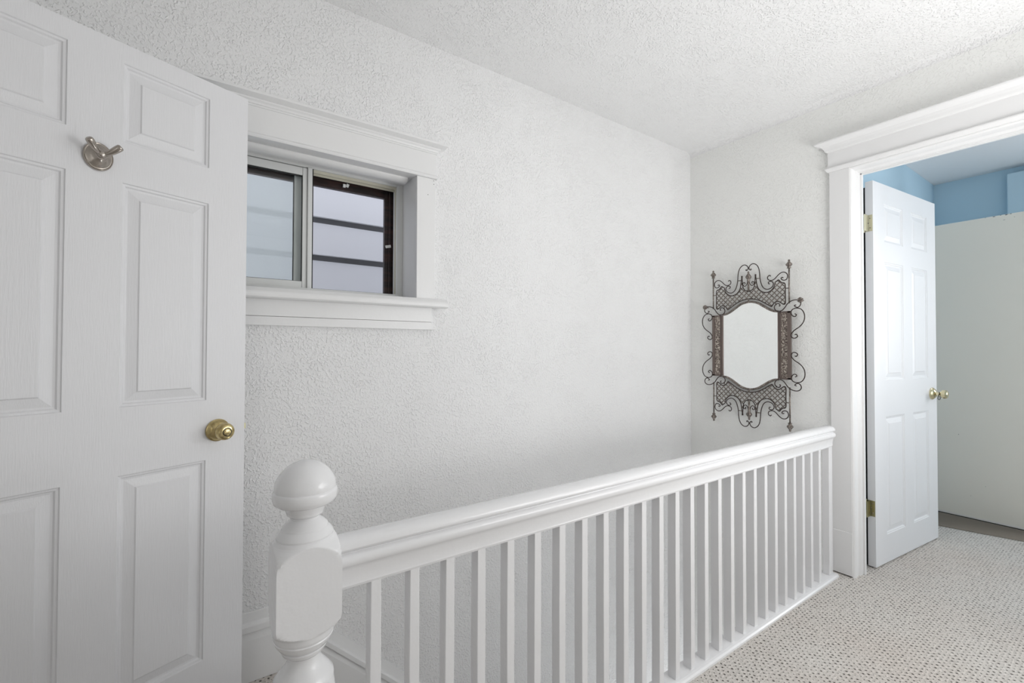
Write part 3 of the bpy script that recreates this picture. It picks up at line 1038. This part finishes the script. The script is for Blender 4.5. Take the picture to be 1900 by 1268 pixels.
upS = [(0.126, 0.3973), (0.1205, 0.4035), (0.1122, 0.3991), (0.1091, 0.389), (0.1143, 0.3781), (0.1304, 0.3729), (0.1477, 0.3793), (0.1672, 0.3989), (0.1835, 0.4102), (0.1995, 0.4108), (0.2131, 0.4005), (0.2167, 0.3846), (0.2109, 0.3698), (0.1993, 0.3657), (0.1876, 0.3702), (0.1827, 0.3787), (0.1883, 0.383), (0.1941, 0.3797)]
Uc = [(0.0120, 0.4570), (0.0160, 0.4520), (0.0105, 0.4495), (0.0040, 0.4560), (0.0030, 0.4660), (0.0090, 0.4770), (0.0217, 0.4845), (0.0361, 0.4828), (0.0511, 0.4700), (0.0600, 0.4500), (0.0644, 0.4230), (0.0661, 0.3961), (0.0707, 0.3695), (0.0831, 0.339), (0.1032, 0.3246), (0.1247, 0.3281), (0.1384, 0.3408), (0.1406, 0.3548), (0.134, 0.3658), (0.1219, 0.3682), (0.1133, 0.3629), (0.1163, 0.3545), (0.1218, 0.3545)]
low = [(0.1715, 0.222), (0.1774, 0.2238), (0.1745, 0.234), (0.1633, 0.2371), (0.1507, 0.228), (0.147, 0.2135), (0.1556, 0.1981), (0.1734, 0.1928), (0.1895, 0.198), (0.2041, 0.214), (0.2158, 0.2311), (0.2358, 0.2454), (0.2583, 0.2502), (0.275, 0.2451), (0.2837, 0.2323), (0.2808, 0.2174), (0.2692, 0.2083), (0.2567, 0.2126), (0.252, 0.2196), (0.2604, 0.222)]
side = [(0.2523, 0.1739), (0.2607, 0.1683), (0.2545, 0.1594), (0.2429, 0.1618), (0.2340, 0.1768), (0.2384, 0.196), (0.2602, 0.2045), (0.2854, 0.1961), (0.3003, 0.1684), (0.2978, 0.1328), (0.2787, 0.1045), (0.2478, 0.0812), (0.2345, 0.0614), (0.2370, 0.0443), (0.2514, 0.0389), (0.2654, 0.0488), (0.2593, 0.0607), (0.2515, 0.0583)]
outl = [(0.0405, 0.4169), (0.0445, 0.3889), (0.0468, 0.3691), (0.0531, 0.3423), (0.0688, 0.3195), (0.0938, 0.3073), (0.1154, 0.3083), (0.1337, 0.3207), (0.1459, 0.3384), (0.1505, 0.3584), (0.1595, 0.3652), (0.1690, 0.3715), (0.1788, 0.3598), (0.1875, 0.3531), (0.1997, 0.3495), (0.2043, 0.3349), (0.204, 0.2853), (0.2043, 0.2388), (0.1955, 0.2302), (0.181, 0.2407), (0.1663, 0.2494), (0.1484, 0.2449), (0.1387, 0.2347), (0.1308, 0.222)]
arch = [(0.1308, 0.222), (0.1089, 0.2354), (0.0873, 0.2500), (0.0622, 0.2640), (0.0303, 0.2745), (0.0, 0.2785)]
smU = [(0.0405, 0.4169), (0.0375, 0.3850), (0.0355, 0.3607), (0.0290, 0.3400), (0.0146, 0.3265), (0.0, 0.3225)]


def wire(mb, pts, sx, sz, d, r=WR, n=5):
    mb.tube([L3(sx*p.x, sz*p.y, d) for p in catmull([(a, b, 0) for a, b in pts], n)], r, 8)


for sz in (1, -1):
    for sx in (1, -1):
        for nm, pts, d in (('upper_scroll', upS, 0.010), ('crest_scroll', Uc, 0.010), ('corner_scroll', low, 0.013), ('side_scroll', side, 0.010)):
            mb = MB()
            wire(mb, pts, sx, sz, d, n=6)
            mb.build(nm, M_iron, mr)
        rd = MB()
        rd.tube([L3(sx*0.2245, sz*0.2330, 0.010), L3(sx*0.2245, sz*0.4310, 0.010)], 0.0040, 10)
        rod = rd.build('rod', M_bronze, mr)
        fin = [(0.000, 0.0045), (0.002, 0.0105), (0.005, 0.0105), (0.007, 0.0070), (0.009, 0.0095), (0.012, 0.0085), (0.015, 0.012), (0.020, 0.0160), (0.025, 0.0160), (0.030, 0.0120), (0.036, 0.0070), (0.041, 0.0045), (0.044, 0.0060), (0.048, 0.0050), (0.051, 0.001)]
        mt = Matrix.Translation(L3(sx*0.2245, sz*0.4280, 0.010))
        if sz < 0:
            mt = mt @ Matrix.Rotation(PI, 4, 'X')
        MB().lathe(fin, 18, mt).build('finial', M_bronze, rod)
        # small connecting pegs
        for (sa, za, sb, zb2) in ((0.2035, 0.3190, 0.2245, 0.3190), (0.0445, 0.3940, 0.0655, 0.3940), (0.1560, 0.2290, 0.1500, 0.2440)):
            MB().tube([L3(sx*sa, sz*za, 0.010), L3(sx*sb, sz*zb2, 0.010)], 0.0028, 8).build('peg', M_bronze, mr)
    # lattice panel: outline wire and woven strips clipped to it
    ol = MB()
    for sx in (1, -1):
        wire(ol, outl, sx, sz, 0.010, 0.0028, 4)
        wire(ol, arch, sx, sz, 0.010, 0.0028, 4)
        wire(ol, smU, sx, sz, 0.010, 0.0026, 5)
        ol.tube([L3(sx*0.0405, sz*0.395, 0.010), L3(sx*0.0405, sz*0.420, 0.010)], [0.0034, 0.0048], 8)
    cr = ol.build('lattice_border', M_iron, mr)
    poly = [(p.x, p.y) for p in catmull([(a, b, 0) for a, b in smU[::-1]+outl[1:]+arch[1:]], 3)]
    poly = poly + [(-a, b) for a, b in reversed(poly)]

    def clip(p0, dr):
        ts = []
        m_ = len(poly)
        for i in range(m_):
            a_, b_ = poly[i], poly[(i+1) % m_]
            ex, ey = b_[0]-a_[0], b_[1]-a_[1]
            den = dr[0]*ey-dr[1]*ex
            if abs(den) < 1e-12:
                continue
            t = ((a_[0]-p0[0])*ey-(a_[1]-p0[1])*ex)/den
            u = ((a_[0]-p0[0])*dr[1]-(a_[1]-p0[1])*dr[0])/den
            if 0 <= u < 1:
                ts.append(t)
        ts.sort()
        return [(ts[i], ts[i+1]) for i in range(0, len(ts)-1, 2) if ts[i+1]-ts[i] > 0.004]
    la = MB()
    pitch = 0.0205
    r2 = math.sqrt(0.5)
    for sg, dep in ((1, 0.0085), (-1, 0.0105)):
        for k_ in range(-30, 31):
            # line s*sg - z = const
            off = k_*pitch
            nx, nz = -sg*r2, r2
            cz = 0.30
            p0 = (nx*off, cz+nz*off)
            for t0, t1 in clip(p0, (r2, sg*r2)):
                pa = (p0[0]+r2*t0, p0[1]+sg*r2*t0)
                pb = (p0[0]+r2*t1, p0[1]+sg*r2*t1)
                hw = 0.0026
                quad = [(pa[0]+nx*hw, pa[1]+nz*hw), (pa[0]-nx*hw, pa[1]-nz*hw), (pb[0]-nx*hw, pb[1]-nz*hw), (pb[0]+nx*hw, pb[1]+nz*hw)]
                vv = [L3(a, sz*b, dep) for a, b in quad]+[L3(a, sz*b, dep-0.0018) for a, b in quad]
                la.add(vv, [(0, 1, 2, 3), (7, 6, 5, 4), (0, 4, 5, 1), (1, 5, 6, 2), (2, 6, 7, 3), (3, 7, 4, 0)])
    la.build('lattice_strips', M_bronze, cr)
    # centre spindle with finial and little side curls
    cf = MB()
    prf = [(0.0, 0.011), (0.004, 0.011), (0.006, 0.0055), (0.035, 0.0052), (0.050, 0.0062), (0.053, 0.0085), (0.057, 0.0062), (0.062, 0.0085), (0.068, 0.0080), (0.072, 0.0105), (0.078, 0.0155), (0.086, 0.0160), (0.092, 0.0120), (0.100, 0.0065), (0.106, 0.0045), (0.110, 0.0060), (0.114, 0.0045), (0.117, 0.001)]
    mt = Matrix.Translation(L3(0, sz*0.3265, 0.012))
    if sz < 0:
        mt = mt @ Matrix.Rotation(PI, 4, 'X')
    cf.lathe(prf, 18, mt)
    cfo = cf.build('centre_finial', M_bronze, mr)
    cc = MB()
    for sx in (1, -1):
        wire(cc, [(0.006, 0.378), (0.010, 0.366), (0.018, 0.357), (0.027, 0.358), (0.033, 0.367), (0.031, 0.377), (0.023, 0.379), (0.020, 0.372), (0.024, 0.368)], sx, sz, 0.012, 0.0024)
    cc.build('centre_curl', M_iron, cfo)
    pp = MB().tube([L3(0, sz*0.262, 0.012), L3(0, sz*0.279, 0.012)], 0.0040, 8)
    pp.lathe([(0, 0.006), (0.003, 0.0045), (0.004, 0.001)], 10, Matrix.Translation(L3(0, sz*0.271, 0.014)) @ Matrix.Rotation(-PI/2, 4, 'Y'))
    pp.build('peg', M_bronze, mr)
# rosette screw caps that hold the mirror to the wall
for sx in (1, -1):
    rs = MB()
    cx, cz = sx*0.281, 0.2475
    rs.tube([L3(cx, cz, -0.030), L3(cx, cz, 0.010)], 0.003, 8)
    rs.lathe([(0, 0.0085), (0.004, 0.0140), (0.009, 0.0150), (0.013, 0.0120), (0.0145, 0.0060)], 18, Matrix.Translation(L3(cx, cz, 0.004)) @ Matrix.Rotation(-PI/2, 4, 'Y'), fn=lambda t, r, z: r*(1+0.10*math.cos(6*t)))
    for i in range(6):
        t = 2*PI*i/6
        rs.lathe([(0, 0.0035), (0.002, 0.0045), (0.004, 0.0030), (0.005, 0.001)], 8, Matrix.Translation(L3(cx+0.009*math.cos(t), cz+0.009*math.sin(t), 0.015)) @ Matrix.Rotation(-PI/2, 4, 'Y'))
    rs.build('rosette', M_bronze, mr)
# back brackets resting on the wall
for sx in (1, -1):
    for sz in (1, -1):
        MB().tube([L3(sx*0.19, sz*0.15, -0.029), L3(sx*0.19, sz*0.15, 0.0)], 0.004, 8).build('wall_standoff', M_bronze, mr)
